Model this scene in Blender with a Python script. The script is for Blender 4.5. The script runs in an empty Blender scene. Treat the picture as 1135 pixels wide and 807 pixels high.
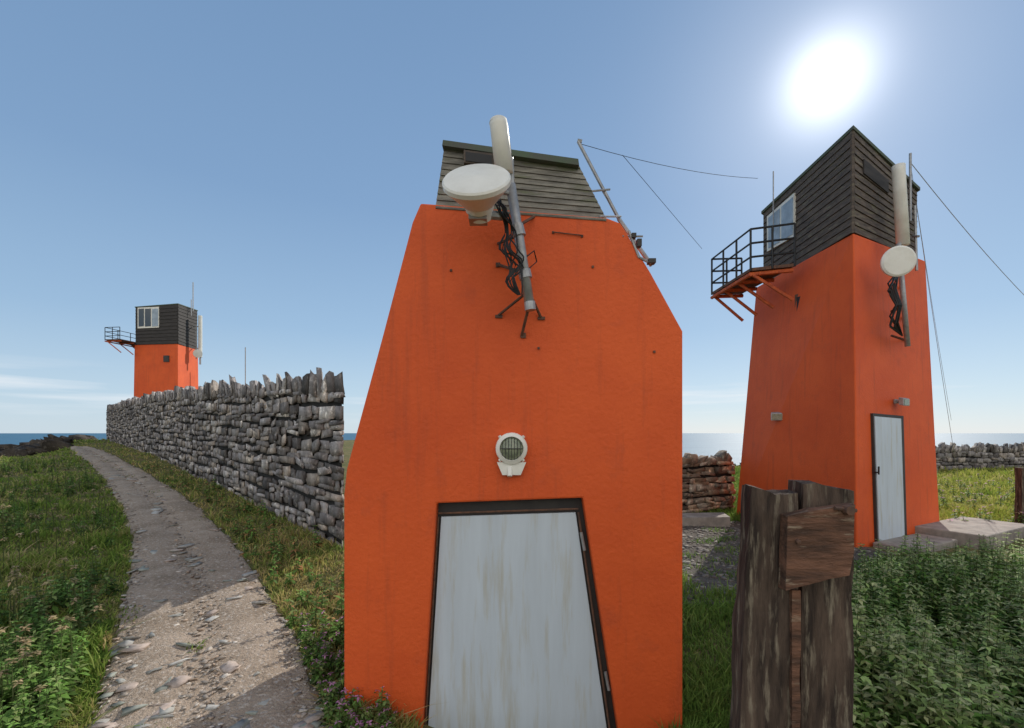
import bpy, math, numpy as np, bmesh
from mathutils import Vector, noise
rng=np.random.default_rng(7)
F=520.;CX=567.5;HY=480.;H=1.7
sc=bpy.context.scene
sc.view_settings.view_transform='Standard'; sc.view_settings.look='None'; sc.view_settings.exposure=0

def A(*a): return np.array(a,float)
def pix(px,py,d): return A((px-CX)/F*d, d, H-(py-HY)/F*d)
def unit(v): v=np.asarray(v,float); return v/np.linalg.norm(v)

# ------------------------------------------------------------ terrain
LY=[-60,1,2.5,5,8.9,14.3,27.5,30,38,60,200]; LZ=[0,.02,.15,.45,.70,1.0,1.30,1.2,-1.2,-12,-14]
RY=[-60,20,25,34,60,200]; RZ=[0,0,-.05,-3,-12,-14]
yy=np.linspace(-60,200,2601)
def smo(z,k=15):
    zp=np.pad(z,k,mode='edge'); return np.convolve(zp,np.ones(2*k+1)/(2*k+1),'valid')
lz=smo(np.interp(yy,LY,LZ),7); rz=smo(np.interp(yy,RY,RZ),15)
def T(X,Y):
    X=np.asarray(X,float);Y=np.asarray(Y,float)
    u=X/np.maximum(Y,1.0)
    s=np.clip((-0.10-u)/0.22,0,1); s=s*s*(3-2*s)
    z=s*np.interp(Y,yy,lz)+(1-s)*np.interp(Y,yy,rz)
    z=z-.75*np.clip((-.93-u)/.12,0,1)*np.clip((Y-13)/10,0,1)
    z=z+.025*np.sin(X*1.3+Y*.7)*np.sin(Y*1.1-X*.4)+.012*np.sin(X*3.1+1)*np.sin(Y*2.7)
    return z
def ghit(px,py):
    ds=np.arange(1.0,60,.02); zr=H-(py-HY)/F*ds; xs=(px-CX)/F*ds
    i=np.argmax(zr<=T(xs,ds)); d=ds[i] if zr[i]<=T(xs[i],ds[i]) else 34.
    return A((px-CX)/F*d,d)
def inpoly(X,Y,P):
    r=np.zeros(X.shape,bool); n=len(P)
    for i in range(n):
        x1,y1=P[i]; x2,y2=P[(i+1)%n]
        if y1==y2: continue
        c=((y1>Y)!=(y2>Y))&(X<(x2-x1)*(Y-y1)/(y2-y1)+x1); r^=c
    return r

# ------------------------------------------------------------ materials
def mat(name,base,rough=.8,c2=None,scale=4.,detail=6,fac=(.35,.65),bump=0.,bscale=40.,metal=0.,attr=False,
        c3=None,scale3=20.,stretch=None,trans=0.,spec=.4,fac3=(.55,.7),streak=None):
    m=bpy.data.materials.new(name); m.use_nodes=True; nt=m.node_tree; N=nt.nodes; L=nt.links
    b=N['Principled BSDF']; b.inputs['Roughness'].default_value=rough; b.inputs['Metallic'].default_value=metal
    b.inputs['Specular IOR Level'].default_value=spec
    tc=N.new('ShaderNodeTexCoord'); mp=N.new('ShaderNodeMapping'); L.new(tc.outputs['Object'],mp.inputs[0])
    if stretch: mp.inputs['Scale'].default_value=stretch
    def ns(s,d=detail,src=None):
        n=N.new('ShaderNodeTexNoise'); n.inputs['Scale'].default_value=s; n.inputs['Detail'].default_value=d
        n.inputs['Roughness'].default_value=.65; L.new((src or mp).outputs[0],n.inputs['Vector']); return n
    def rgb(c): 
        r=N.new('ShaderNodeRGB'); r.outputs[0].default_value=(*c,1); return r.outputs[0]
    def mix(f,a,bb,t='MIX'):
        x=N.new('ShaderNodeMix'); x.data_type='RGBA'; x.blend_type=t
        if isinstance(f,float): x.inputs[0].default_value=f
        else: L.new(f,x.inputs[0])
        L.new(a,x.inputs[6]); L.new(bb,x.inputs[7]); return x.outputs[2]
    def mr(o,lo,hi,a=0.,bb=1.):
        r=N.new('ShaderNodeMapRange'); r.inputs[1].default_value=lo; r.inputs[2].default_value=hi
        r.inputs[3].default_value=a; r.inputs[4].default_value=bb; L.new(o,r.inputs[0]); return r.outputs[0]
    col=rgb(base)
    if c2 is not None: col=mix(mr(ns(scale).outputs[0],*fac),col,rgb(c2))
    if c3 is not None: col=mix(mr(ns(scale3).outputs[0],*fac3),col,rgb(c3))
    if streak is not None:
        m2=N.new('ShaderNodeMapping'); L.new(tc.outputs['Object'],m2.inputs[0]); m2.inputs['Scale'].default_value=(9,9,.7)
        col=mix(mr(ns(1.3,6,m2).outputs[0],.54,.80,0.,.55),col,rgb(streak))
        col=mix(mr(ns(55,2).outputs[0],.72,.78,0.,.6),col,rgb(streak))
    if attr:
        at=N.new('ShaderNodeAttribute'); at.attribute_name='Col'
        col=mix(1.0,col,at.outputs['Color'],'MULTIPLY')
    L.new(col,b.inputs['Base Color'])
    if bump:
        bp=N.new('ShaderNodeBump'); bp.inputs['Strength'].default_value=1; bp.inputs['Distance'].default_value=bump
        L.new(ns(bscale,4).outputs[0],bp.inputs['Height']); L.new(bp.outputs[0],b.inputs['Normal'])
    if trans:
        tr=N.new('ShaderNodeBsdfTranslucent'); L.new(col,tr.inputs[0]); ms=N.new('ShaderNodeMixShader')
        ms.inputs[0].default_value=trans; L.new(b.outputs[0],ms.inputs[1]); L.new(tr.outputs[0],ms.inputs[2])
        L.new(ms.outputs[0],N['Material Output'].inputs[0])
    return m

M={}
M['orange']=mat('orange_paint',(.74,.118,.026),.6,(.62,.088,.020),1.3,9,(.35,.68),bump=.005,bscale=38,c3=(.50,.085,.03),scale3=4,fac3=(.58,.85),spec=.25,streak=(.34,.065,.028))
M['orange2']=mat('orange_steel',(.65,.13,.03),.6,(.35,.06,.02),12)
M['wood']=mat('weathered_boards',(.15,.115,.09),.85,(.055,.045,.04),5,8,(.35,.65),bump=.004,bscale=60,c3=(.20,.18,.12),scale3=3,stretch=(1,1,6))
M['woodfar']=mat('dark_boards',(.055,.048,.045),.85,(.03,.027,.025),3,6,stretch=(1,1,6))
M['woodgrn']=mat('mossy_boards',(.30,.28,.235),.85,(.12,.11,.10),6,8,(.35,.65),bump=.002,bscale=60,c3=(.18,.20,.10),scale3=3,stretch=(1,1,6))
M['dark']=mat('dark_trim',(.03,.027,.026),.6,(.05,.045,.04),6)
M['roof']=mat('roof_felt',(.09,.09,.08),.8,(.08,.12,.07),6)
M['white']=mat('white_paint',(.78,.76,.69),.45,(.64,.61,.53),5,6,(.4,.75))
M['door']=mat('door_paint',(.56,.62,.68),.4,(.49,.54,.59),2.5,6,(.35,.7),c3=(.40,.34,.20),scale3=4,stretch=(4,4,.35),fac3=(.52,.85))
M['steel']=mat('galvanised_steel',(.42,.42,.42),.45,(.28,.28,.28),20,metal=.4)
M['rust']=mat('rusty_steel',(.18,.085,.05),.8,(.07,.045,.035),25)
M['black']=mat('black_cable',(.012,.012,.013),.5)
M['glass']=mat('window_glass',(.05,.06,.07),.08,spec=.6)
M['glassblue']=mat('grey_blue_glass',(.36,.43,.50),.3,(.22,.28,.34),5)  # window glass in a plain grey-blue colour
M['lens']=mat('lamp_lens',(.16,.19,.13),.15,(.30,.32,.22),30,spec=.7)
M['stone']=mat('grey_stone',(1.05,1.02,1.0),.9,(.40,.38,.37),6,10,(.35,.65),bump=.02,bscale=16,attr=True,c3=(1.75,1.7,1.6),scale3=11,fac3=(.56,.66),spec=.2)
M['core']=mat('wall_core',(.03,.028,.026),.95,(.015,.014,.013),10)
M['pebble']=mat('path_stone',(1,1,1),.85,(.7,.68,.66),30,attr=True)
M['path']=mat('gravel_path',(.42,.335,.26),.95,(.27,.21,.155),2.2,12,(.38,.62),bump=.025,bscale=45,c3=(.55,.48,.41),scale3=38,fac3=(.52,.66),spec=.2)
M['yard']=mat('dark_gravel',(.14,.12,.10),.95,(.07,.06,.05),6,10,bump=.02,bscale=50,c3=(.24,.22,.19),scale3=50,spec=.15)
M['ground']=mat('grassy_ground',(.10,.115,.035),.95,(.20,.15,.07),2.2,8,(.35,.65),bump=.03,bscale=18,c3=(.05,.065,.022),scale3=5,fac3=(.5,.65),spec=.15)
M['grass']=mat('grass_blade',(1,1,1),.7,attr=True,trans=.42,spec=.12)
M['leaf']=mat('leaf',(1,1,1),.65,attr=True,trans=.35,spec=.15)
M['conc']=mat('concrete',(.34,.30,.26),.9,(.20,.175,.155),5,8,bump=.006,bscale=40)
M['post']=mat('rotten_timber',(.125,.088,.066),.9,(.035,.026,.022),9,10,(.35,.62),bump=.012,bscale=22,c3=(.25,.21,.155),scale3=16,stretch=(2.5,2.5,.35),fac3=(.53,.68),spec=.15)
M['postred']=mat('red_timber',(.22,.11,.07),.9,(.065,.04,.03),9,10,(.35,.65),bump=.010,bscale=25,c3=(.32,.25,.18),scale3=14,stretch=(.5,2.5,2.5),fac3=(.56,.68),spec=.15)
M['rock']=mat('shore_rock',(.09,.075,.06),.95,(.03,.026,.022),1.5,8,bump=.08,bscale=4,c3=(.17,.15,.13),scale3=6,spec=.15)
M['sea']=mat('sea_water',(.04,.12,.20),.6,(.06,.15,.23),.02,5,spec=.15,bump=.2,bscale=.6)

# ------------------------------------------------------------ mesh helpers
def empty(name,loc=(0,0,0)):
    e=bpy.data.objects.new(name,None); e.location=loc; sc.collection.objects.link(e); return e
def obj(name,V,Fs,m,parent=None,col=None,smooth=False):
    me=bpy.data.meshes.new(name)
    if isinstance(Fs,np.ndarray):
        V=np.asarray(V,np.float32); k=Fs.shape[1]
        me.vertices.add(len(V)); me.vertices.foreach_set('co',V.ravel())
        me.loops.add(Fs.size); me.loops.foreach_set('vertex_index',Fs.ravel().astype(np.int32))
        me.polygons.add(len(Fs)); me.polygons.foreach_set('loop_start',np.arange(0,Fs.size,k,dtype=np.int32))
        me.update(calc_edges=True)
    else:
        me.from_pydata([tuple(map(float,v)) for v in V],[],Fs); me.update()
    if col is not None:
        c=np.ones((len(V),4),np.float32); c[:,:3]=col
        a=me.color_attributes.new('Col','FLOAT_COLOR','POINT'); a.data.foreach_set('color',c.ravel())
    if smooth: me.polygons.foreach_set('use_smooth',np.ones(len(me.polygons),bool))
    me.materials.append(M[m]); o=bpy.data.objects.new(name,me); sc.collection.objects.link(o)
    if parent: o.parent=parent
    return o
class B:
    def __init__(s): s.V=[];s.F=[]
    def add(s,V,Fs):
        o=len(s.V); s.V+= [np.asarray(v,float) for v in V]; s.F+=[tuple(i+o for i in f) for f in Fs]; return s
    def prism(s,P,d):
        n=len(P); P=[np.asarray(p,float) for p in P]; d=np.asarray(d,float)
        return s.add(P+[p+d for p in P],[tuple(range(n)),tuple(range(2*n-1,n-1,-1))]+[((i+1)%n,i,i+n,(i+1)%n+n) for i in range(n)])
    def tube(s,pts,r,n=8,r2=None):
        pts=[np.asarray(p,float) for p in pts]; m=len(pts); V=[]
        for i,p in enumerate(pts):
            t=unit(pts[min(i+1,m-1)]-pts[max(i-1,0)]); a=unit(np.cross(t,(0.3,.2,1) if abs(t[2])<.95 else (1,.1,0))); b=np.cross(t,a)
            rr=r if r2 is None else r+(r2-r)*i/(m-1)
            for k in range(n):
                an=2*math.pi*k/n; V.append(p+rr*(a*math.cos(an)+b*math.sin(an)))
        Fs=[(i*n+k,i*n+(k+1)%n,(i+1)*n+(k+1)%n,(i+1)*n+k) for i in range(m-1) for k in range(n)]
        Fs+=[tuple(range(n))[::-1],tuple(range((m-1)*n,m*n))]
        return s.add(V,Fs)
    def lathe(s,c,ax,prof,n=32):
        ax=unit(ax); a=unit(np.cross(ax,(.2,.1,1) if abs(ax[2])<.9 else (1,0,0))); b=np.cross(ax,a); V=[];m=len(prof)
        for (r,h) in prof:
            for k in range(n):
                an=2*math.pi*k/n; V.append(np.asarray(c)+ax*h+max(r,1e-4)*(a*math.cos(an)+b*math.sin(an)))
        return s.add(V,[(i*n+k,i*n+(k+1)%n,(i+1)*n+(k+1)%n,(i+1)*n+k) for i in range(m-1) for k in range(n)])
    def box(s,c,h):
        c=np.asarray(c);x,y,z=h
        return s.prism([c+A(-x,-y,-z),c+A(x,-y,-z),c+A(x,-y,z),c+A(-x,-y,z)],(0,2*y,0))
    def done(s,name,m,parent=None,smooth=False,bev=0):
        o=obj(name,s.V,s.F,m,parent,smooth=smooth)
        bm=bmesh.new(); bm.from_mesh(o.data); bmesh.ops.recalc_face_normals(bm,faces=bm.faces); bm.to_mesh(o.data); bm.free()
        if bev:
            md=o.modifiers.new('bev','BEVEL'); md.width=bev; md.segments=2; md.limit_method='ANGLE'
        return o
def sag(p,q,d,n=10):
    p=np.asarray(p);q=np.asarray(q); return [p+(q-p)*t-A(0,0,1)*d*4*t*(1-t) for t in np.linspace(0,1,n)]

# ------------------------------------------------------------ camera / light / world
cam=bpy.data.cameras.new('camera'); co=bpy.data.objects.new('camera',cam); sc.collection.objects.link(co)
co.location=(0,0,H); co.rotation_euler=(math.pi/2,0,0); cam.sensor_width=36; cam.lens=36*F/1135
cam.shift_y=(HY-403.5)/1135; cam.clip_start=.05; cam.clip_end=40000; sc.camera=co
sd=unit(A(917-CX,F,HY-88)); el=math.asin(sd[2]); az=math.atan2(sd[0],sd[1])
sl=bpy.data.lights.new('sun','SUN'); sl.energy=4.2; sl.angle=math.radians(.5); sl.color=(1,.94,.84)
so=bpy.data.objects.new('sun',sl); sc.collection.objects.link(so); so.location=(20,30,30)
so.rotation_euler=Vector(sd).to_track_quat('Z','Y').to_euler()
w=bpy.data.worlds.new('World'); sc.world=w; w.use_nodes=True; nt=w.node_tree; N=nt.nodes; L=nt.links
bg=N['Background']; sky=N.new('ShaderNodeTexSky'); sky.sky_type='NISHITA'; sky.sun_disc=False
sky.sun_elevation=el; sky.sun_rotation=az; sky.air_density=1.; sky.dust_density=.4; sky.ozone_density=1.5
tc=N.new('ShaderNodeTexCoord')
def math_(op,a,b=None):
    n=N.new('ShaderNodeMath'); n.operation=op
    for i,x in enumerate((a,b)):
        if x is None: continue
        if isinstance(x,(int,float)): n.inputs[i].default_value=x
        else: L.new(x,n.inputs[i])
    return n.outputs[0]
def mr_(o,a,b,c=0.,d_=1.):
    r=N.new('ShaderNodeMapRange'); 
    for i,x in enumerate((a,b,c,d_)): r.inputs[i+1].default_value=x
    L.new(o,r.inputs[0]); return r.outputs[0]
def mixc(f,a,b):
    x=N.new('ShaderNodeMix'); x.data_type='RGBA'
    if isinstance(f,float): x.inputs[0].default_value=f
    else: L.new(f,x.inputs[0])
    for i,v in((6,a),(7,b)):
        if isinstance(v,tuple): x.inputs[i].default_value=v
        else: L.new(v,x.inputs[i])
    return x.outputs[2]
sep=N.new('ShaderNodeSeparateXYZ'); L.new(tc.outputs['Generated'],sep.inputs[0])
S=.13
ramp=N.new('ShaderNodeValToRGB'); L.new(sep.outputs[2],ramp.inputs[0]); cr_=ramp.color_ramp
stops=[(0.0,(.58,.71,.82)),(.06,(.50,.66,.81)),(.20,(.335,.51,.72)),(.42,(.225,.375,.60)),(.75,(.17,.30,.51)),(1.0,(.14,.26,.47))]
cr_.elements[0].position=0; cr_.elements[0].color=(*stops[0][1],1); cr_.elements[1].position=1; cr_.elements[1].color=(*stops[-1][1],1)
for p_,c_ in stops[1:-1]:
    e_=cr_.elements.new(p_); e_.color=(*c_,1)
sc_=N.new('ShaderNodeVectorMath'); sc_.operation='SCALE'; L.new(ramp.outputs[0],sc_.inputs[0]); sc_.inputs['Scale'].default_value=1/S
base=mixc(.86,sky.outputs[0],sc_.outputs[0])
mp=N.new('ShaderNodeMapping'); mp.inputs['Scale'].default_value=(1.6,1.6,24); L.new(tc.outputs['Generated'],mp.inputs[0])
cn=N.new('ShaderNodeTexNoise'); cn.inputs['Scale'].default_value=1.6; cn.inputs['Detail'].default_value=8; L.new(mp.outputs[0],cn.inputs[0])
cl=math_('MULTIPLY',math_('MULTIPLY',mr_(cn.outputs[0],.50,.68),mr_(sep.outputs[2],.015,.05)),mr_(sep.outputs[2],.115,.075))
base=mixc(math_('MULTIPLY',cl,.7),base,(.86/S,.90/S,.94/S,1))
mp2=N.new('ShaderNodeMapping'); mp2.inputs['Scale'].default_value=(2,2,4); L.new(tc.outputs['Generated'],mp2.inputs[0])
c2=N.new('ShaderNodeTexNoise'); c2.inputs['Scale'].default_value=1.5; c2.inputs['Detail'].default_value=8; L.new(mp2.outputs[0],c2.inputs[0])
fill_cl=math_('MULTIPLY',math_('MULTIPLY',mr_(c2.outputs[0],.36,.5),mr_(sep.outputs[1],-.15,-.45)),mr_(sep.outputs[2],.0,.06))  # unseen cloud bank, added behind the camera to brighten the shaded tower fronts
base=mixc(fill_cl,base,(1.35/S,1.30/S,1.23/S,1))
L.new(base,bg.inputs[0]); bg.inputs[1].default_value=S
dt=N.new('ShaderNodeVectorMath'); dt.operation='DOT_PRODUCT'; L.new(tc.outputs['Generated'],dt.inputs[0]); dt.inputs[1].default_value=tuple(sd)
d=math_('MAXIMUM',dt.outputs['Value'],0.0)
g=math_('ADD',math_('MULTIPLY',math_('POWER',d,600.),.9),math_('MULTIPLY',math_('POWER',d,70.),.16))
g=math_('ADD',g,math_('MULTIPLY',mr_(d,math.cos(.040),math.cos(.026)),2.5))
bg2=N.new('ShaderNodeBackground'); bg2.inputs[0].default_value=(1,.98,.97,1); L.new(g,bg2.inputs[1])
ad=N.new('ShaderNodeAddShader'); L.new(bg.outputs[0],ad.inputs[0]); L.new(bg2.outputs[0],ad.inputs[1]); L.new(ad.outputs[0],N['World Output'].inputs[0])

# ------------------------------------------------------------ ground / sea
def spaced(lo,hi,n,p=2.2):
    t=np.linspace(-1,1,n); s=np.sign(t)*np.abs(t)**p
    return np.where(s<0,-s*lo,s*hi)
xs=spaced(-110,110,260); ys=np.concatenate([np.linspace(-40,-1,20),np.linspace(-.8,12,100),np.linspace(12.3,90,140)])
GX,GY=np.meshgrid(xs,ys); GZ=T(GX,GY); ny,nx=GX.shape
idx=np.arange(nx*ny).reshape(ny,nx); q=np.stack([idx[:-1,:-1],idx[:-1,1:],idx[1:,1:],idx[1:,:-1]],-1).reshape(-1,4)
obj('ground',np.stack([GX,GY,GZ],-1).reshape(-1,3),q,'ground',smooth=True)
obj('sea',[(-15000,20,-6),(15000,20,-6),(15000,25000,-6),(-15000,25000,-6)],[(0,1,2,3)],'sea')

# path
PL=[(60,1100),(92,850),(104,790),(124,710),(143,640),(147,600),(136,565),(118,535),(100,514),(84,503),(74,496)]
PR=[(420,1100),(372,850),(360,790),(332,710),(290,645),(258,600),(226,568),(188,540),(156,520),(130,507),(104,496)]
wl=[ghit(*p) for p in PL]; wr=[ghit(*p) for p in PR]
wl=np.array(wl); wr=np.array(wr)
PATH=np.concatenate([wl,wr[::-1]])
rows=[];
for i in range(len(wl)-1):
    for t in np.linspace(0,1,14,endpoint=False): rows.append((wl[i]*(1-t)+wl[i+1]*t, wr[i]*(1-t)+wr[i+1]*t))
V=[];nc=40
for k,(a,b) in enumerate(rows):
    for j in range(nc):
        t=j/(nc-1); jit=(.03*math.sin(k*.9)+.03*math.sin(k*2.3)) if j in (0,nc-1) else 0
        p=a*(1-t)+b*t+jit; z=float(T(p[0],p[1]))+.022-(.03 if j in(0,nc-1) else 0)-.018*math.cos((t-.5)*4*math.pi)*(.5)+.006*noise.noise(Vector((p[0]*6,p[1]*6,0)))
        V.append((p[0],p[1],z))
idx=np.arange(len(V)).reshape(-1,nc); q=np.stack([idx[:-1,:-1],idx[:-1,1:],idx[1:,1:],idx[1:,:-1]],-1).reshape(-1,4)
obj('footpath',np.array(V),q,'path',smooth=True)

# ------------------------------------------------------------ stones (vectorised chunks)
g3=[(x,y,z) for x in(-1,0,1) for y in(-1,0,1) for z in(-1,0,1) if (x,y,z)!=(0,0,0)]
ix={p:i for i,p in enumerate(g3)}; SV=np.array(g3,float)
SQ=[]
for ax in range(3):
    for s in(-1,1):
        o=[a for a in range(3) if a!=ax]
        for a in(-1,0):
            for b in(-1,0):
                q4=[]
                for (da,db) in((0,0),(1,0),(1,1),(0,1)):
                    p=[0,0,0];p[ax]=s;p[o[0]]=a+da;p[o[1]]=b+db;q4.append(ix[tuple(p)])
                if (s==1)==(ax==1): q4=q4[::-1]
                SQ.append(q4)
SQ=np.array(SQ)
nn=np.abs(SV).sum(1); SV2=SV*np.where(nn==3,.95,np.where(nn==2,.99,1.0))[:,None]
def chunks(name,C,AX,AY,AZ,col,m,jit=.13,parent=None):
    C=np.asarray(C);n=len(C)
    loc=SV2[None]+rng.normal(0,jit,(n,26,3))
    P=C[:,None]+loc[...,0:1]*np.asarray(AX)[:,None]+loc[...,1:2]*np.asarray(AY)[:,None]+loc[...,2:3]*np.asarray(AZ)[:,None]
    Q=(SQ[None]+np.arange(n)[:,None,None]*26).reshape(-1,4)
    return obj(name,P.reshape(-1,3),Q,m,parent,col=np.repeat(np.asarray(col),26,0))
def drywall(name,p0,p1,h,thick,sh,cop,cols,sl=(.14,.55),ch=(.05,.16)):
    e=empty(name,(0,0,0)); p0=A(*p0);p1=A(*p1); Ln=np.linalg.norm(p1-p0); dr=(p1-p0)/Ln; sh=unit(sh)
    AX3=A(dr[0],dr[1],0); SH=A(sh[0],sh[1],0)
    C=[];X=[];Y=[];Z=[];K=[]
    z=0.
    while z<h-.03:
        c=rng.uniform(*ch); c=min(c,max(h-z,.06)); s=-rng.uniform(0,.2); ph=rng.uniform(0,6)
        while s<Ln:
            l=rng.uniform(*sl)*(1.2 if c<.09 else .85)
            a=max(s,0);b=min(s+l,Ln); s+=l
            if b-a<.05: continue
            r_=rng.random()
            sub=[(0,1)] if (r_>.3 or c<.1) else ([(0,.5),(.5,1)] if r_<.2 else [(0,.35),(.35,1)])
            for (u0,u1) in sub:
                mid=(a+b)/2; bxy=p0+dr*mid; zb=float(T(bxy[0],bxy[1]))-.05+z+c*(u0+u1)/2+.03*math.sin(mid*1.7+ph)
                pro=rng.uniform(-.04,.045)
                C.append(A(bxy[0],bxy[1],zb)+SH*(.13-pro)); X.append(AX3*(b-a)/2*.975+A(0,0,rng.normal(0,.012))); Y.append(SH*.14+AX3*rng.normal(0,.01)); Z.append(A(0,0,c*(u1-u0)/2*.97))
                K.append(cols[rng.integers(len(cols))]*rng.uniform(.5,1.4))
        z+=c
    s=0
    while s<Ln:
        l=rng.uniform(.08,.26); bxy=p0+dr*min(s+l/2,Ln-.05); hh=rng.uniform(.45,1.25)*cop; tl=rng.normal(.2,.28)
        zb=float(T(bxy[0],bxy[1]))+h-.08
        if s+l<Ln+.02:
            C.append(A(bxy[0],bxy[1],zb+hh*.5)+SH*thick*.5); X.append(AX3*l*.52+A(0,0,rng.normal(0,.03))); Y.append(SH*thick*rng.uniform(.45,.56)); Z.append(A(0,0,hh*.55)+AX3*tl*hh*.6)
            K.append(cols[rng.integers(len(cols))]*rng.uniform(.5,1.3))
        s+=l
    chunks('stones',C,X,Y,Z,K,'stone',parent=e,jit=.095)
    b=B(); 
    for i in range(20):
        a=p0+dr*(.04+(Ln-.08)*i/20); c=p0+dr*(.04+(Ln-.08)*(i+1)/20)
        za=float(T(*a));zc=float(T(*c)); o=.09
        P=[A(a[0]+sh[0]*o,a[1]+sh[1]*o,za-.2),A(c[0]+sh[0]*o,c[1]+sh[1]*o,zc-.2),A(c[0]+sh[0]*o,c[1]+sh[1]*o,zc+h-.06),A(a[0]+sh[0]*o,a[1]+sh[1]*o,za+h-.06)]
        b.prism(P,SH*(thick-.09))
    b.done('core','core',e)
    return e
grey=np.array([(.40,.375,.36),(.29,.27,.265),(.50,.475,.45),(.33,.315,.31),(.44,.39,.34),(.18,.17,.165),(.36,.34,.335)])
brown=np.array([(.42,.31,.22),(.30,.23,.175),(.48,.37,.27),(.22,.175,.14),(.38,.33,.27)])
W0=A((381-CX)/F*5,5.); W1=A((118-CX)/F*27.5,27.5)
drywall('dry_stone_wall',W0,W1,1.74,.5,(-.352,.936),.26,grey)
drywall('dry_stone_wall',(2.6,9.2),(4.75,10.0),1.12,.45,(.1,1),.2,brown,sl=(.15,.4))
drywall('dry_stone_wall',(16.5,19.5),(32,23.),.95,.5,(.6,1),.3,grey*.8,sl=(.25,.6),ch=(.12,.25))

# shore rocks
C=[];X=[];Y=[];Z=[];K=[]
for i in range(420):
    Yd=rng.uniform(20,33) ; u=rng.uniform(-1.16,-.90); Xd=u*Yd
    if u>-.96 and Yd<28: continue
    z=float(T(Xd,Yd)); s=rng.uniform(.12,.5); C.append(A(Xd,Yd,z+rng.uniform(0,.22 if u<-.96 else .05))); a=rng.uniform(0,6.28)
    X.append(A(math.cos(a),math.sin(a),rng.normal(0,.2))*s);Y.append(A(-math.sin(a),math.cos(a),0)*s*.7);Z.append(A(rng.normal(0,.2),0,1)*s*.5);K.append(A(1,1,1)*rng.uniform(.5,1.3))
for i in range(170):
    Yd=rng.uniform(23,30); u=rng.uniform(.34,.62) if i%2 else rng.uniform(.85,1.15); Xd=u*Yd
    z=float(T(Xd,Yd)); s=rng.uniform(.2,.6); C.append(A(Xd,Yd,z+.05)); a=rng.uniform(0,6.28)
    X.append(A(math.cos(a),math.sin(a),0)*s);Y.append(A(-math.sin(a),math.cos(a),0)*s*.7);Z.append(A(0,0,1)*s*.4);K.append(A(1,1,1))
chunks('shore_rocks',C,X,Y,Z,K,'rock',jit=.18)

# path gravel: fine grit plus flat slate chips in drifts
n=15000; Yd=1.5+np.abs(rng.random(n))**2.0*16; Xd=rng.uniform(-1.05,-.15,n)*Yd
k=inpoly(Xd,Yd,PATH); Xd=Xd[k];Yd=Yd[k]; n=len(Xd)
s=.004+.010*rng.random(n)**3+.0008*Yd
drift=np.sin(Xd*3+Yd*2)*np.sin(Xd*1.3-Yd*2.1+1)
big=(rng.random(n)<np.where(drift>.2,.10,.012)); s=np.where(big,s+rng.uniform(.015,.045,n),s)
a=rng.uniform(0,6.28,n); z=T(Xd,Yd)+.020+s*.06
asp=rng.uniform(.45,1,n)
X=np.stack([np.cos(a)*s*1.3,np.sin(a)*s*1.3,rng.normal(0,.14,n)*s],-1);Y=np.stack([-np.sin(a)*s*asp,np.cos(a)*s*asp,rng.normal(0,.12,n)*s],-1);Z=np.stack([0*s,0*s,s*np.where(big,.16,.3)],-1)
K=np.array([(.42,.36,.30),(.34,.29,.24),(.54,.49,.43),(.27,.24,.21),(.42,.32,.24)])[rng.integers(0,5,n)]*rng.uniform(.7,1.2,n)[:,None]
Kb=np.array([(.36,.36,.33),(.44,.43,.40),(.30,.32,.28),(.46,.38,.33)])[rng.integers(0,4,n)]*rng.uniform(.8,1.2,n)[:,None]
K=np.where(big[:,None],Kb,K)
chunks('path_gravel',np.stack([Xd,Yd,z],-1),X,Y,Z,K,'pebble',jit=.2)

# ------------------------------------------------------------ grass
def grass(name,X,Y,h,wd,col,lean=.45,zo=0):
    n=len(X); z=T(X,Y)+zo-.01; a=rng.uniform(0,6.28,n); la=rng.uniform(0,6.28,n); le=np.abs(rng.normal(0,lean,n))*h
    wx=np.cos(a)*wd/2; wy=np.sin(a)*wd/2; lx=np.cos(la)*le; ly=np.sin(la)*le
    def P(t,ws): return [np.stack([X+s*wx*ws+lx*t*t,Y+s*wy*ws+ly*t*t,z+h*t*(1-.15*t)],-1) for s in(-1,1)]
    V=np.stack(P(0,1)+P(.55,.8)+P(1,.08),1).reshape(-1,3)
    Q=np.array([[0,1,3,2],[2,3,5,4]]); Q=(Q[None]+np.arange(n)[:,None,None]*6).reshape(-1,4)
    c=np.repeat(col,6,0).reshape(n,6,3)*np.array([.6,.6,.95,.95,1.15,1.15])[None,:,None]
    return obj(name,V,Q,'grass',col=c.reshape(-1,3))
def field(X,Y,s=1.,o=0.): return .5+.5*np.sin(X*1.7*s+o+np.sin(Y*1.3*s+o)*2)*np.sin(Y*1.9*s+np.sin(X*s)*1.5)
def pal(n,cols,wt,X,Y,s=1.,o=0.):
    cols=np.array(cols); f=.5*field(X,Y,s,o)+.5*field(X,Y,s*2.7,o+2)
    r=np.clip(rng.random(n)*.45+f*.62,0,.999); cw=np.cumsum(wt)/np.sum(wt); i=np.searchsorted(cw,r); return cols[np.minimum(i,len(cols)-1)]*rng.uniform(.7,1.3,n)[:,None]
def samp(n,u0,u1,y0,y1,p=1.7):
    t=rng.random(n); Y=(y0**(-p+1)+(y1**(-p+1)-y0**(-p+1))*t)**(1/(1-p)); return rng.uniform(u0,u1,n)*Y,Y
wdn=unit(A(*(W1-W0))); wn=A(-wdn[1],wdn[0])
def wallside(X,Y): return (X-W0[0])*wn[0]+(Y-W0[1])*wn[1]
sgn=np.sign(wallside(-6.,2.))
so_=np.argsort(wl[:,1])
def leftof(X,Y): return X<np.interp(Y,wl[so_,1],wl[so_,0])+.05*np.sin(Y*5)+.04*np.sin(Y*11+1)
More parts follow.
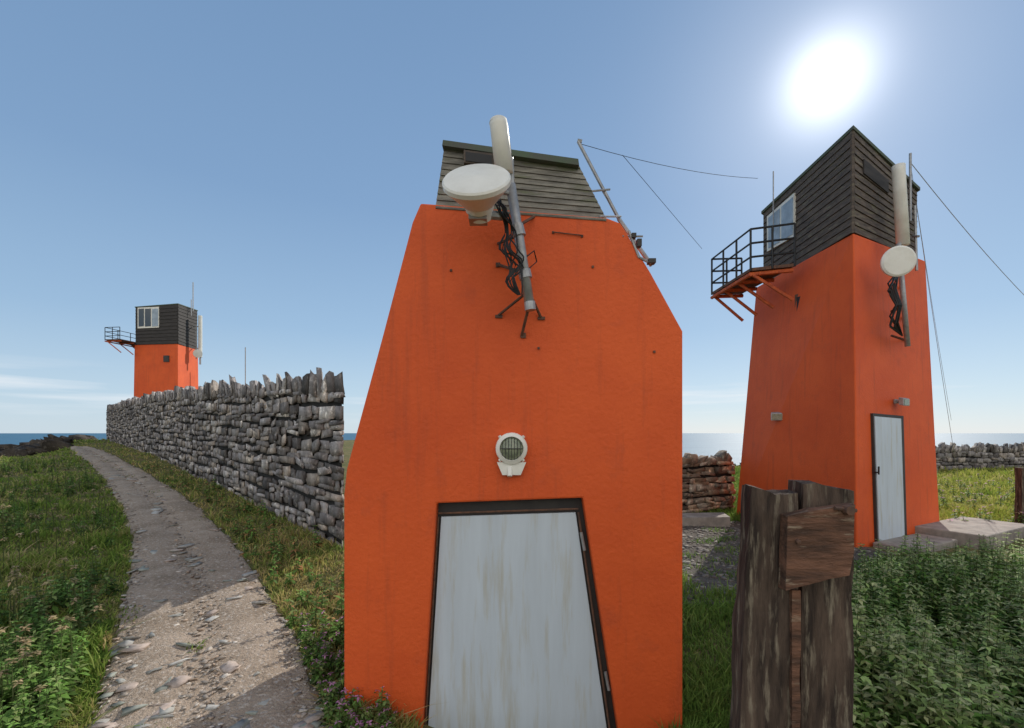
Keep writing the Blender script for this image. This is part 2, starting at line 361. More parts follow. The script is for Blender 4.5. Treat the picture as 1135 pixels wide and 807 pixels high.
X,Y=samp(130000,-1.25,-.3,1.5,30,1.6); k=leftof(X,Y)&~inpoly(X,Y,PATH)&~((X/Y<-.97)&(Y>19)); X=X[k];Y=Y[k]
cl_=.5*field(X,Y,1.3,1)+.5*field(X,Y,3.1,4)
h=(.02+.17*rng.random(len(X))*(.05+1.25*cl_**1.5))*np.where(rng.random(len(X))<.02,1.8,1)
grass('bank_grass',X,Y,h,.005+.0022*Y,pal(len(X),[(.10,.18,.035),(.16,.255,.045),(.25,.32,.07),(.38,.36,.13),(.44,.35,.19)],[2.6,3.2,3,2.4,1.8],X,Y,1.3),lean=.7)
X,Y=samp(90000,-1.0,-.2,1.8,27,1.6); k=(~leftof(X,Y))&~inpoly(X,Y,PATH)&(sgn*wallside(X,Y)>.0); X=X[k];Y=Y[k]
cl_=field(X,Y,1.8,3)
h=(.02+.11*rng.random(len(X))*(.12+cl_)); 
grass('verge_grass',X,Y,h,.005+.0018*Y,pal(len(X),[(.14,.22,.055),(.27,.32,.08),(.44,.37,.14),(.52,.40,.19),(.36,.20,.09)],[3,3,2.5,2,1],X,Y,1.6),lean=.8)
X,Y=samp(34000,-1.0,-.2,1.8,20,1.6); f=np.sin(X*5+Y*2)*np.sin(Y*3.3-X*2)*np.sin(X*1.1+3*Y); k=inpoly(X,Y,PATH)&(f>.55); X=X[k];Y=Y[k]
grass('path_weeds',X,Y,.012+.035*rng.random(len(X)),.006+.0012*Y,pal(len(X),[(.18,.26,.06),(.28,.29,.11)],[1,1],X,Y),lean=1.0,zo=.02)

# ------------------------------------------------------------ leafy plants
def plants(name,X,Y,h,leaf,cols,pairs=11,droop=.25,spread=1.0,tmin=0.,head=None):
    n=len(X); z0=T(X,Y); la=rng.uniform(0,6.28,n); le=np.abs(rng.normal(0,.12,n))*h
    Vs=[];Cs=[]; tint=rng.uniform(.65,1.35,n)
    for j in range(pairs):
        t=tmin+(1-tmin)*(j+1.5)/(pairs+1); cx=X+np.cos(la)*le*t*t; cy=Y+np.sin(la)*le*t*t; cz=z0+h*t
        sz=leaf*(1.15-.75*t)*rng.uniform(.7,1.3,n)
        for k_ in range(4):
            a=la+j*.8+k_*math.pi/2+rng.normal(0,.3,n); dx=np.cos(a);dy=np.sin(a); up=rng.normal(.25-droop*(1-t),.3,n)
            L1=sz; wv=sz*.27
            p0=np.stack([cx,cy,cz],-1); dirv=np.stack([dx,dy,up],-1); sd_=np.stack([-dy,dx,0*dx],-1)
            m_=p0+dirv*(L1*.45*spread)[:,None]; tip=p0+dirv*(L1*spread)[:,None]-np.stack([0*dx,0*dx,L1*.35],-1)
            Vs.append(np.stack([p0,m_+sd_*wv[:,None],tip,m_-sd_*wv[:,None]],1))
            c_=cols if (head is None or t<.82) else head
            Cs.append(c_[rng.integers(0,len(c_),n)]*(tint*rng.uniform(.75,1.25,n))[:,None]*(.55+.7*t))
    for a0 in (0,math.pi/2):
        wv=.003+.0008*Y; dx=np.cos(a0)*wv; dy=np.sin(a0)*wv; tx=X+np.cos(la)*le;ty=Y+np.sin(la)*le
        Vs.append(np.stack([np.stack([X-dx,Y-dy,z0],-1),np.stack([X+dx,Y+dy,z0],-1),np.stack([tx+dx*.3,ty+dy*.3,z0+h],-1),np.stack([tx-dx*.3,ty-dy*.3,z0+h],-1)],1))
        Cs.append(np.tile([.12,.15,.06],(n,1)))
    V=np.concatenate(Vs); C_=np.repeat(np.concatenate(Cs),4,0); nq=len(V)
    return obj(name,V.reshape(-1,3),np.arange(nq*4).reshape(-1,4),'leaf',col=C_)
gl=np.array([(.10,.19,.04),(.13,.24,.05),(.17,.28,.07),(.08,.14,.035),(.22,.28,.10)])
X,Y=samp(1700,.70,1.2,2.0,5.3,1.3); k=~inpoly(X,Y,[(4.2,5.8),(6,5.2),(9,7),(7,9)])&(rng.random(len(X))<.25+.75*field(X,Y,1.5,2)); X=X[k];Y=Y[k]
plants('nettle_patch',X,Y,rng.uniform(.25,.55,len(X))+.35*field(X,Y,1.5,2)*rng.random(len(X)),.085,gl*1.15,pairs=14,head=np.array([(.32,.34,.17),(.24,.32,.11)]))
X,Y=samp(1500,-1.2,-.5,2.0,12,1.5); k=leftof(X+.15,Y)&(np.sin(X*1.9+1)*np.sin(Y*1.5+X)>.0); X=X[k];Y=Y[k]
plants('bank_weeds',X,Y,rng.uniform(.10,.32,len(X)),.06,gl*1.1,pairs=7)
X,Y=samp(170,-1.2,-.75,2.0,9,1.3); k=leftof(X+.2,Y); X=X[k];Y=Y[k]
plants('hogweed',X,Y,rng.uniform(.25,.42,len(X)),.07,np.array([(.40,.30,.18),(.30,.26,.13)]),pairs=3,tmin=.9,droop=0)
X,Y=samp(420,-.52,-.26,2.2,3.4,1.5); k=(~leftof(X,Y))&~inpoly(X,Y,PATH); X=X[k];Y=Y[k]
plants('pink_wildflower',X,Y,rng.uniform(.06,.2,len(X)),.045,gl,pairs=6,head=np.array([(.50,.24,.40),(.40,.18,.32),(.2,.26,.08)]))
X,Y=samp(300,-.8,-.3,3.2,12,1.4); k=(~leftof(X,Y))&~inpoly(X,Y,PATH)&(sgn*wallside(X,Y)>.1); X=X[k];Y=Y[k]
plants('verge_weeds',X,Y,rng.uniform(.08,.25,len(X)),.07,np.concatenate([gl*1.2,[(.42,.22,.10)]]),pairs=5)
X,Y=samp(70000,.33,1.25,1.4,6.2,1.5); k=~((X>2.)&(X<6)&(Y>4.9)&(X/Y<.72)); X=X[k];Y=Y[k]
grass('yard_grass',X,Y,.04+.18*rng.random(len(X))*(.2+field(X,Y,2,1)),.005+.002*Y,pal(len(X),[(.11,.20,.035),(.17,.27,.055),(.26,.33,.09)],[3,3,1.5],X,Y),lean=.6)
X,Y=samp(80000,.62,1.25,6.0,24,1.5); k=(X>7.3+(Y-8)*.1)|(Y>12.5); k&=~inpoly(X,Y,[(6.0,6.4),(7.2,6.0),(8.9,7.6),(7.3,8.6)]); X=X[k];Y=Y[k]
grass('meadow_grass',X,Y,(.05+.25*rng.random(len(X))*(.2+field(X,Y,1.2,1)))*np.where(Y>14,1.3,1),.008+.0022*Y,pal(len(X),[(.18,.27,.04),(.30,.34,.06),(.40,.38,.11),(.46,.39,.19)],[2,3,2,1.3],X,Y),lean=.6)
X,Y=samp(120,.85,1.2,8,18,1.4)
plants('pink_wildflower',X,Y,rng.uniform(.2,.4,len(X)),.10,gl,pairs=5,head=np.array([(.55,.25,.42),(.6,.5,.3)]))
X,Y=samp(20000,.33,.62,8,24,1.4); k=~((X>2)&(X<7.6)&(Y<9.0)); X=X[k];Y=Y[k]
grass('back_grass',X,Y,.06+.15*rng.random(len(X)),.006+.002*Y,pal(len(X),[(.14,.22,.04),(.26,.28,.08)],[2,1],X,Y))
nxg,nyg=20,24
V=[(x,y,float(T(x,y))+.012) for y in np.linspace(4.6,9.3,nyg) for x in np.linspace(1.6,5.2,nxg)]
idx=np.arange(len(V)).reshape(nyg,nxg); q=np.stack([idx[:-1,:-1],idx[:-1,1:],idx[1:,1:],idx[1:,:-1]],-1).reshape(-1,4)
obj('gravel_yard',np.array(V),q,'yard',smooth=True)
n=2500; Xd=rng.uniform(1.7,5.1,n);Yd=rng.uniform(4.7,9.2,n); s=.012+.03*rng.random(n)**3; a=rng.uniform(0,6.28,n)
chunks('yard_gravel',np.stack([Xd,Yd,T(Xd,Yd)+.015],-1),np.stack([np.cos(a)*s,np.sin(a)*s,0*s],-1),np.stack([-np.sin(a)*s,np.cos(a)*s,0*s],-1)*.8,np.stack([0*s,0*s,s*.4],-1),np.array([(.18,.16,.14),(.12,.10,.09),(.24,.22,.19)])[rng.integers(0,3,n)],'pebble')
X=rng.uniform(1.7,5.1,12000);Y=rng.uniform(4.7,9.3,12000);k=field(X,Y,2.5,5)>.62;X=X[k];Y=Y[k]
grass('yard_weeds',X,Y,.03+.08*rng.random(len(X)),.014+0*X,pal(len(X),[(.10,.19,.035),(.2,.27,.07)],[1,1],X,Y),lean=.8)

# ------------------------------------------------------------ towers
def hit(px,py,pl,off=0.):
    p0,n=pl; dr=pix(px,py,1.)-A(0,0,H); o=A(0,0,H); t=np.dot(p0+n*off-o,n)/np.dot(dr,n); return o+dr*t
def plane(a,b,c,toward=A(0,0,1.7)):
    n=unit(np.cross(b-a,c-a)); 
    if np.dot(n,toward-a)<0: n=-n
    return (a,n)
def clad(b,q,n,off=.012,bh=.13,gap=.012,lap=.022):
    a,bb,c,d=[np.asarray(x,float) for x in q]
    hgt=max(np.linalg.norm(d-a),np.linalg.norm(c-bb)); k=max(2,int(round(hgt/bh)))
    for i in range(k):
        v0=i/k; v1=(i+1)/k-gap/hgt
        l0=a+(d-a)*v0;l1=a+(d-a)*v1;r0=bb+(c-bb)*v0;r1=bb+(c-bb)*v1
        o0=n*(off+lap+rng.uniform(0,lap*.3)); o1=n*off
        b.add([l0+o0,r0+o0,r1+o1,l1+o1,l0,r0,r1,l1],[(0,1,2,3),(0,4,5,1),(0,3,7,4),(1,5,6,2),(3,2,6,7)])
def tower_shell(e,Cb,Lb,Rb,Ct,Lt,Rt,z0,z1,cab,zr,bh=.13,woodm='wood',lap=.022):
    Db=A(*Lb)+A(*Rb)-A(*Cb); Dt=A(*Lt)+A(*Rt)-A(*Ct)
    bs=[A(*p,z0) for p in (Cb,Rb,Db,Lb)]; ts=[A(*p,z1) for p in (Ct,Rt,Dt,Lt)]
    b=B(); b.add(bs+ts,[(0,1,5,4),(1,2,6,5),(2,3,7,6),(3,0,4,7),(4,5,6,7)]); o=b.done('tower_body','orange',e)
    md=o.modifiers.new('bev','BEVEL'); md.width=.03; md.segments=3; md.limit_method='ANGLE'
    c,l,r=[A(*p) for p in cab]; dd=l+r-c; zd=zr[1]+zr[2]-zr[0]
    cb=[A(*p,z1+.0) for p in(c,r,dd,l)]; ct=[A(c[0],c[1],zr[0]),A(r[0],r[1],zr[2]),A(dd[0],dd[1],zd),A(l[0],l[1],zr[1])]
    b=B(); b.add(cb+ct,[(0,1,5,4),(1,2,6,5),(2,3,7,6),(3,0,4,7),(4,5,6,7)]); b.done('cabin_walls','dark',e)
    cen=sum(cb)/4; b=B()
    for i in range(4):
        j=(i+1)%4; n=unit(np.cross(cb[j]-cb[i],A(0,0,1))); 
        if np.dot(n,cb[i]-cen)<0:n=-n
        clad(b,(cb[i]+n*.01,cb[j]+n*.01,ct[j]+n*.01,ct[i]+n*.01),n,bh=bh,lap=lap,gap=.006)
    b.done('cabin_cladding',woodm,e)
    b=B()
    for i in range(4): b.tube([cb[i],ct[i]],.03,6)
    b.done('corner_posts',woodm,e)
    ex=[p+unit((p-sum(ct)/4)*A(1,1,0))*.07 for p in ct]
    b=B(); b.prism(ex,(0,0,.05)); b.done('roof','roof',e)
    return bs,ts,cb,ct
def balcony(e,inn,inf,onr,off_,zd,rh,zs):
    P=[A(*p,zd) for p in(inn,onr,off_,inf)]
    b=B(); b.prism(P,(0,0,.05)); b.done('balcony_deck','rust',e)
    b=B(); r=.018
    full=[P[0],P[0]*.5+P[1]*.5,P[1],P[1]*.67+P[2]*.33,P[1]*.33+P[2]*.67,P[2],P[2]*.5+P[3]*.5,P[3]]
    for p in full: b.tube([p,p+A(0,0,rh)],r,6)
    for hh in(.33,.66,1.0):
        for a,c in((P[0],P[1]),(P[1],P[2]),(P[2],P[3])): b.tube([a+A(0,0,rh*hh),c+A(0,0,rh*hh)],r,6)
    b.done('balcony_railing','black',e)
    b=B()
    for t in(.03,.35,.68,.97):
        i_=P[0]*(1-t)+P[3]*t; o_=P[1]*(1-t)+P[2]*t
        b.tube([i_-A(0,0,.05),o_-A(0,0,.05)],.035,6); b.tube([o_*.92+i_*.08-A(0,0,.06),i_-A(0,0,zs)],.028,6)
    b.tube([P[1]-A(0,0,.06),P[2]-A(0,0,.06)],.035,6)
    b.done('balcony_supports','orange2',e)
def floodlight(e,p,n,s,name='floodlight'):
    p=np.asarray(p);n=unit(n); side=unit(np.cross(n,A(0,0,1)))
    b=B(); c=p+n*s*.9
    P=[c+side*s*a+A(0,0,s*.6*bb) for a,bb in((-1,-1),(1,-1),(1,1),(-1,1))]
    b.prism(P,n*s*.7-A(0,0,s*.25)); b.tube([p,c],s*.18,8); b.box(p,(s*.35,s*.35,s*.35)); b.done(name+'_housing','steel',e,bev=s*.08)
    b=B(); P=[c+n*(s*.72)+side*s*a*.85+A(0,0,s*.5*bb-s*.26) for a,bb in((-1,-1),(1,-1),(1,1),(-1,1))]; b.prism(P,n*.004); b.done(name+'_lens','lens',e)

# --- right-hand tower
e=empty('lookout_tower')
def xy(px,d): return A((px-CX)/F*d,d)
Cb,Lb,Rb=xy(950,6.8),xy(815,9.6),xy(1043,8.04); Ct,Lt,Rt=xy(946,6.9),xy(838,9.5),xy(1026,8.02)
bs,ts,cb,ct=tower_shell(e,Cb,Lb,Rb,Ct,Lt,Rt,-.1,4.65,(xy(945,6.93),xy(848,9.42),xy(1014,7.97)),(6.16,6.12,5.80),bh=.115,lap=.012)
FR=plane(bs[0],bs[1],(ts[0]+ts[1])/2); FL=plane(bs[0],bs[3],(ts[0]+ts[3])/2); CL=plane(cb[0],cb[3],ct[0]); CR=plane(cb[0],cb[1],ct[0])
def pslab(name,pts,pl,o0,o1,m,bev=0):
    b=B(); P=[hit(x,y,pl,o1) for x,y in pts]; b.prism(P,-pl[1]*(o1-o0)); return b.done(name,m,e,bev=bev)
pslab('door_frame',[(967.5,458),(1001.5,461),(1005.5,596),(972.5,606)],FR,-.08,.035,'dark')
pslab('door',[(970,461.5),(999,464),(1003,595),(975,604)],FR,-.05,.05,'door',.005)
b=B(); h0=hit(974,526,FR,.09); b.tube([h0,h0+A(0,0,.12)],.012,6); b.tube([h0+A(0,0,.03),h0+A(0,0,.03)-FR[1]*.06],.01,6); b.done('door_handle','black',e)
floodlight(e,hit(992,445,FR,0),FR[1],.095)
floodlight(e,hit(863,461,FL,0),unit(FL[1]+A(.3,-.9,0)),.11,'side_floodlight')
pslab('vent_recess',[(880,443),(886,443),(886,449),(880,449)],FL,0,.03,'rust')
pslab('small_window_frame',[(881,327),(892,323),(892,345),(881,349)],FL,-.05,.03,'rust')
pslab('small_window',[(883,329.5),(888.5,328),(888.5,343),(883,345.5)],FL,.0,.04,'black')
pslab('cabin_window_frame',[(850,240),(880,214),(880,262),(850,279)],CL,-.02,.06,'white')
for (x0,x1) in((851.5,864),(866,878.5)):
    f=lambda x,t:(240+(x-850)*(-26/30))*(1-t)+(279+(x-850)*(-17/30))*t
    pslab('cabin_window',[(x0,f(x0,.07)),(x1,f(x1,.07)),(x1,f(x1,.93)),(x0,f(x0,.93))],CL,.0,.07,'glassblue')
pslab('louvre',[(958,176),(985,200),(985,214),(958,192)],CR,-.01,.05,'woodfar')
balcony(e,xy(881,7.88),xy(822,9.45),xy(832,8.1),xy(789,9.5),4.5,.72,.55)
n=FR[1]
def hp(px,py,off): return hit(px,py,FR,off)
b=B(); b.tube([hp(996,270,.28),hp(1006,384,.28)],.035,10); b.done('aerial_pole','steel',e,smooth=True)
b=B(); b.tube([hp(996,184,.30),hp(996,190,.30),hp(1001,272,.30)],.085,12); b.done('sector_antenna','white',e,smooth=True)
b=B(); dc=hp(995,290,.40); dn=unit(n*1.0+A(-.8,-.35,-.15)); b.lathe(dc,dn,[(0,-.17),(.07,-.17),(.10,-.11),(.20,-.04),(.215,0),(.215,.03),(.19,.045),(0,.05)],32); b.done('microwave_dish','white',e)
b=B()
for py in(318,352,376): b.tube([hp(1000+(py-300)*.08,py,.28),hp(1000+(py-300)*.08-2,py,-.05)],.02,6)
b.tube([hp(1006,378,.28),hp(988,372,.05)],.018,6); b.tube([hp(1003,340,.28),hp(988,345,.05)],.018,6); b.done('aerial_brackets','rust',e)
b=B()
for i in range(8):
    x=rng.uniform(-6,6); pts=[hp(996,300,.3),hp(990+x,318+rng.uniform(-5,5),.3),hp(997+x*.7,338,.34),hp(992+x,355+rng.uniform(-6,8),.25),hp(1000,372,.2)]
    cr=[]
    for k in range(len(pts)-1):
        for t in(0,.33,.66): cr.append(pts[k]*(1-t)+pts[k+1]*t)
    b.tube(cr+[pts[-1]],.012,5)
b.done('cables','black',e)
b=B(); m0=hp(1009,225,.02); b.tube([m0-A(0,0,.3),hp(1009,170,.05)],.02,6); b.tube([hp(1014,228,.1),hp(1016,300,.1)],.02,6); b.tube([hp(1012,262,0),hp(1018,262,.3)],.02,6);
b.tube([ct[3]*.8+ct[0]*.2-A(0,0,.6)+CL[1]*.1,ct[3]*.8+ct[0]*.2+A(0,0,.55)+CL[1]*.1],.012,5)
b.done('whip_mast','steel',e)
b=B(); tp=hp(1009,180,.05); b.tube(sag(tp,A(16,13.,3.9),.25,14),.006,4); b.tube(sag(tp,A(11.5,12,.0),.1,10),.004,4); b.tube(sag(tp,A(10.3,11.0,2.0),.1,10),.003,4); b.done('guy_wires','steel',e)
e2=empty('concrete_step')
dv=unit((bs[1]-bs[0])*A(1,1,0)); nv=unit(FR[1]*A(1,1,0)); ng=bs[0]*A(1,1,0)
def sp(u,v,z): return ng+dv*u+nv*v+A(0,0,z)
b=B(); b.prism([sp(1.75,-.05,.19),sp(1.75,.85,.19),sp(3.6,.85,.19),sp(3.6,-.05,.19)],(0,0,-.35)); b.done('slab','conc',e2,bev=.02)
b=B(); b.prism([sp(.35,.03,.09),sp(.35,.55,.09),sp(1.7,.55,.09),sp(1.7,.03,.09)],(0,0,-.25)); b.done('threshold','conc',e2,bev=.02)
b=B(); b.prism([A(2.6,8.5,.16),A(4.0,8.6,.16),A(4.1,9.1,.16),A(2.6,9.0,.16)],(0,0,-.3)); b.done('kerb_slab','conc')

# --- distant tower
e=empty('lookout_tower')
Cb,Lb,Rb=xy(197,27.),xy(147,27.4),xy(221,29.3); Ct,Lt,Rt=xy(197,27.05),xy(149,27.4),xy(219.5,29.2)
bs,ts,cb,ct=tower_shell(e,Cb,Lb,Rb,Ct,Lt,Rt,.8,6.85,(xy(197,27.05),xy(151,27.4),xy(218,29.2)),(9.12,9.02,9.3),bh=.2,woodm='woodfar')
FR=plane(bs[0],bs[1],(ts[0]+ts[1])/2); FL=plane(bs[0],bs[3],(ts[0]+ts[3])/2); CL=plane(cb[0],cb[3],ct[0]); CR=plane(cb[0],cb[1],ct[0])
pslab('cabin_window_frame',[(152.5,341),(176,340),(176,363),(152.5,364)],CL,0,.06,'white')
for x0,x1 in((153.5,159.3),(160.6,167),(168.4,175)): pslab('cabin_window',[(x0,342.3),(x1,342),(x1,361.5),(x0,362)],CL,.03,.075,'glass' if x0<168 else 'glassblue')
pslab('small_window',[(181,394),(187,394),(187,401),(181,401)],FL,-.02,.04,'dark')
i1=cb[3][:2]; dirL=unit(i1-cb[0][:2]); nL=CL[1][:2]
balcony(e,cb[3][:2]+nL*1.0,cb[3][:2]-nL*1.3,cb[3][:2]+nL*1.0+dirL*.95,cb[3][:2]-nL*1.3+dirL*.95,6.95,.72,.7)
def vp(px,y0,y1,d,r,bb): bb.tube([pix(px,y0,d),pix(px,y1,d)],r,8)
b=B(); vp(222,350,396,28.6,.11,b); b.done('sector_antenna','white',e)
b=B(); vp(214,313,345,28.4,.03,b); vp(212,332,350,28.2,.025,b); vp(222,396,404,28.6,.05,b); vp(217.5,360,398,28.5,.03,b); b.tube([pix(222,362,28.6),pix(214,362,28.6)],.03,6); b.tube([pix(222,386,28.6),pix(214,386,28.6)],.03,6); b.done('whip_mast','steel',e)
b=B(); b.lathe(pix(219,392,28.4),unit(A(.9,-.8,-.1)),[(0,-.15),(.1,-.15),(.25,0),(.25,.04),(0,.06)],20); b.done('microwave_dish','white',e)
e3=empty('radio_mast'); b=B(); b.tube([pix(272,385,31),pix(272,450,31)],.03,6); b.done('mast','steel',e3)

# --- near tower
e=empty('lookout_tower'); D=2.6
def q(px,py,off=0.): return pix(px,py,D-off)
out=[(466,225),(480,226),(672,241),(688,247),(722,303),(757,367),(757,840),(690,840),(646,552),(484,558),(466,840),(381,840),(381,548),(384,520),(424,372),(457,246)]
b=B(); b.prism([q(*p) for p in out],(0,1.0,0)); b.done('tower_body','orange',e,bev=.010)
b=B(); b.prism([pix(x,y,D+.07) for x,y in((480,550),(652,546),(700,850),(455,850))],(0,.05,0)); b.done('door_frame','dark',e)
b=B(); b.prism([pix(x,y,D+.05) for x,y in((489,573),(638,568),(678,845),(472,845))],(0,.03,0)); b.done('door','door',e,bev=.002)
b=B(); b.tube([pix(641,568,D+.045),pix(681,845,D+.045)],.006,6); b.tube([pix(486,573,D+.045),pix(469,845,D+.045)],.005,6); b.tube([pix(486,569,D+.045),pix(641,564,D+.045)],.006,6); b.done('door_trim','rust',e)
b=B(); b.tube([pix(644,590,D+.04),pix(648,610,D+.04)],.009,8); b.tube([pix(671,745,D+.04),pix(675,765,D+.04)],.009,8); b.done('door_hinges','steel',e)
b=B(); b.prism([q(x,y,-.05) for x,y in((483,229),(672,243),(640,181),(493,160))],(0,.8,0)); b.done('cabin_walls','dark',e)
b=B(); clad(b,(q(483,229,-.045),q(672,243,-.045),q(640,181,-.045),q(493,160,-.045)),A(0,-1,0),bh=.036,gap=.002,off=.002,lap=.005); b.done('cabin_cladding','woodgrn',e)
b=B(); b.prism([q(490,161,.0),q(642,183,.0),q(641,176,.0),q(491,155,.0)],(0,.86,0)); b.done('roof','roof',e)
b=B(); b.prism([q(514,166,.005),q(547,170,.005),q(547,184,.005),q(514,180,.005)],(0,.03,0)); b.done('louvre_frame','wood',e)
b=B(); b.prism([q(516,168,.01),q(545,172,.01),q(545,182,.01),q(516,178,.01)],(0,.01,0)); b.done('louvre','black',e)
b=B(); b.tube([q(483,230,.0),q(672,244,.0)],.008,6); b.done('cabin_sill','woodgrn',e)
c=q(567,497); b=B(); b.lathe(c,(0,-1,0),[(0,0),(.085,0),(.088,.03),(.085,.045),(.066,.055),(.062,.045)],40)
b.prism([q(551,512),q(583,512),q(577,526),q(557,526)],(0,-.035,0)); b.tube([q(565,518,.03),q(565,528,.05)],.014,10)
for a in range(4):
    an=a*math.pi/2+.78; b.tube([c+A(.08*math.cos(an),-.03,.08*math.sin(an)),c+A(.096*math.cos(an),-.035,.096*math.sin(an))],.009,6)
b.done('bulkhead_lamp_housing','white',e)
b=B(); b.lathe(c,(0,-1,0),[(.063,.040),(.05,.052),(.03,.06),(0,.063)],32); b.done('bulkhead_lamp_lens','lens',e,smooth=True)
b=B()
for i in range(-3,4): 
    hw=math.sqrt(.062**2-(i*.016)**2); b.tube([c+A(i*.016,-.062,-hw),c+A(i*.016,-.062,hw)],.0018,5)
b.tube([c+A(-.06,-.064,0),c+A(.06,-.064,0)],.0025,5); b.done('bulkhead_lamp_guard','dark',e)
b=B(); b.tube([q(566,205,.17),q(587,338,.16)],.026,14); b.done('aerial_pole','steel',e,smooth=True)
b=B(); b.tube([q(587,335,.16),q(588,344,.16)],.029,14); b.tube([q(573,250,.168),q(576,262,.168)],.034,12); b.tube([q(581,300,.16),q(583,309,.16)],.034,12); b.done('pole_clamps','steel',e)
b=B(); b.tube([q(552,135,.20),q(553,140,.20),q(559,193,.19)],.046,20); b.lathe(q(552,136,.20),unit(q(552,133,.2)-q(559,193,.19)),[(.046,0),(.040,.014),(.020,.026),(0,.03)],20); b.done('sector_antenna','white',e,smooth=True)
b=B(); b.tube([q(566,175,.18),q(567,205,.17)],.016,8); b.tube([q(563,150,.2),q(566,170,.19)],.006,6); b.done('antenna_bracket','steel',e)
dc=q(528,199,.36); dn=unit(A(-.06,-.78,.62)) 
b=B(); b.lathe(dc,dn,[(0,-.19),(.055,-.19),(.062,-.15),(.07,-.145),(.075,-.12),(.156,-.03),(.165,-.02),(.165,.0),(.157,.008),(0,.02)],48); b.done('microwave_dish','white',e)
b=B(); b.tube([q(528,237,.24),q(560,240,.2)],.022,8); b.box(q(530,241,.24),(.045,.04,.025)); b.tube([q(545,210,.22),q(568,215,.17)],.012,8); b.done('dish_mount','steel',e)
b=B()
for a,c2_ in(((581,303),(551,293)),((583,325),(552,350)),((584,318),(600,353)),((586,340),(578,373)),((572,262),(552,270)),((575,250),(592,240))):
    b.tube([q(*a,.15),q(*c2_,.0)],.008,6)
b.box(q(600,353),(.02,.01,.008));b.box(q(553,351),(.02,.01,.008));b.box(q(580,372),(.014,.01,.014)); b.box(q(552,294),(.012,.01,.012)); b.done('pole_struts','rust',e)
b=B()
for i in range(11):
    o=rng.uniform(-6,6,6); pts=[q(550+o[0],222,.2),q(558+o[1],236+o[2],.24),q(566+o[2],256,.2),q(563+o[3]*2,276,.22),q(573+o[4]*1.5,292+o[0],.2),q(570+o[5]*1.6,312,.2),q(578,330,.18)]
    P=[]
    for k in range(len(pts)-1):
        for t in np.linspace(0,1,4,endpoint=False):
            p0_=pts[max(k-1,0)];p1_=pts[k];p2_=pts[k+1];p3_=pts[min(k+2,len(pts)-1)]
            P.append(.5*((2*p1_)+(-p0_+p2_)*t+(2*p0_-5*p1_+4*p2_-p3_)*t*t+(-p0_+3*p1_-3*p2_+p3_)*t**3))
    b.tube(P,.0038,6)
b.tube([q(583,285,.17),q(592,278,.16),q(595,290,.12),q(586,298,.15)],.004,6)
b.done('cables','black',e)
b=B(); b.tube([q(641,157,-.2),q(686,243,-.2)],.010,8); b.tube([q(640,156,-.2),q(645,157,-.2)],.012,6); b.tube([q(686,243,-.2),q(722,294,-.1)],.013,8)
b.tube([q(655,212,-.15),q(676,210,-.2)],.006,6); b.tube([q(664,240,-.0),q(688,240,-.2)],.006,6); b.tube([q(668,212,-.2),q(685,240,-.2)],.005,6); b.tube([q(697,256,.0),q(708,285,.0),q(722,292,.0)],.008,6); b.tube([q(690,262,.0),q(712,262,-.1)],.006,6)
b.done('side_mast','steel',e)
b=B(); b.box(q(722,290,0),(.02,.02,.012)); b.box(q(708,270,0),(.012,.02,.02)); b.box(q(702,262,0),(.012,.02,.012)); b.done('mast_fittings','dark',e)
b=B(); b.tube(sag(q(645,160,-.2),A(2.2,4.2,3.98),.04,10),.002,4); b.tube(sag(q(690,172,-.2),A(1.7,4.2,3.35),.0,3),.002,4); b.done('guy_wires','black',e)
b=B(); 
for x,y in((657,296),(725,390),(613,258),(645,262),(597,386),(500,300)): b.box(q(x,y),(.006,.008,.006))
b.tube([q(612,257,.008),q(646,261,.008)],.003,6); b.done('wall_bolts','rust',e)

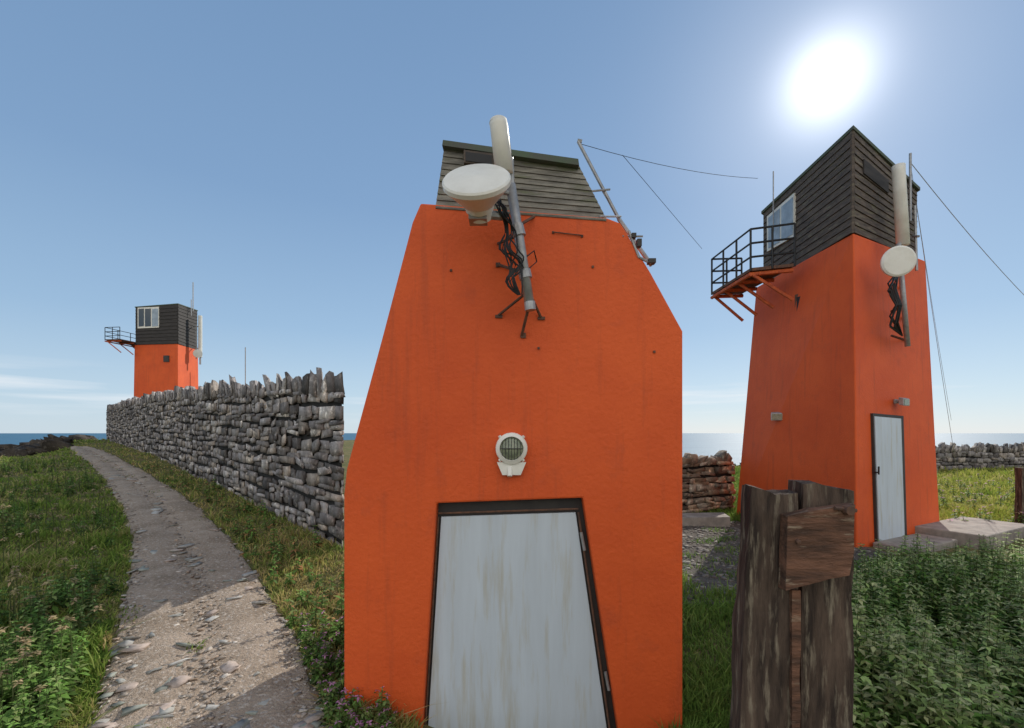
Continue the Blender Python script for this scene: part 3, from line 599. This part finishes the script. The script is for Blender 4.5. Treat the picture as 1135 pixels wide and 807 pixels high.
# ------------------------------------------------------------ gate posts
def plank(name,quad,thick,m,parent,res=.022,amp=.010,seed=0):
    P=[np.asarray(p,float) for p in quad]; b=B(); b.prism(P,thick); o=b.done(name,m,parent)
    bm=bmesh.new(); bm.from_mesh(o.data)
    for _ in range(6):
        es=[ed for ed in bm.edges if ed.calc_length()>res*1.6]
        if not es: break
        bmesh.ops.subdivide_edges(bm,edges=es,cuts=1,use_grid_fill=True)
    bmesh.ops.triangulate(bm,faces=bm.faces)
    bm.normal_update()
    for v in bm.verts:
        p=v.co; s=Vector((p.x*14+seed,p.y*14,p.z*3)); s2=Vector((p.x*50,p.y*50+seed,p.z*9))
        v.co+=v.normal*(noise.noise(s)*amp+noise.noise(s2)*amp*.7)
    bm.to_mesh(o.data); bm.free(); return o
e=empty('timber_gate_post'); d=1.45
plank('left_post',[pix(813,1060,d),pix(882,1060,d),pix(885,546,d),pix(858,549,d),pix(834,541,d),pix(824,700,d)],(.02,.11,0),'post',e,seed=1)
plank('right_post',[pix(884,1060,d+.03),pix(946,1060,d+.03),pix(945,545,d+.03),pix(925,541,d+.03),pix(905,535,d+.03),pix(890,536,d+.03)],(.02,.11,0),'post',e,seed=5)
plank('cross_board',[pix(871,655,d-.045),pix(900,647,d-.045),pix(942,638,d-.045),pix(949,612,d-.045),pix(949,559,d-.045),pix(905,566,d-.045),pix(873,572,d-.045)],(.0,.04,0),'postred',e,seed=9,amp=.004)
plank('rail_strip',[pix(878,1060,d-.012),pix(888,1060,d-.012),pix(886,655,d-.012),pix(878,655,d-.012)],(.0,.05,0),'postred',e,seed=12,amp=.006)
b=B(); b.lathe(pix(938,565,d-.045),(0,-1,0),[(0,.02),(.014,.02),(.016,0)],10); b.tube([pix(925,563,d-.05),pix(949,566,d-.05)],.006,6); b.lathe(pix(884,600,d-.045),(0,-1,0),[(0,.01),(.007,.008),(.008,0)],8); b.done('iron_fixings','rust',e)
e=empty('fence_post'); plank('post',[A(8.75,8.05,-.1),A(8.9,8.05,-.1),A(8.9,8.05,1.1),A(8.75,8.05,1.1)],(0,.12,0),'post',e,res=.05,amp=.012)
print('done')
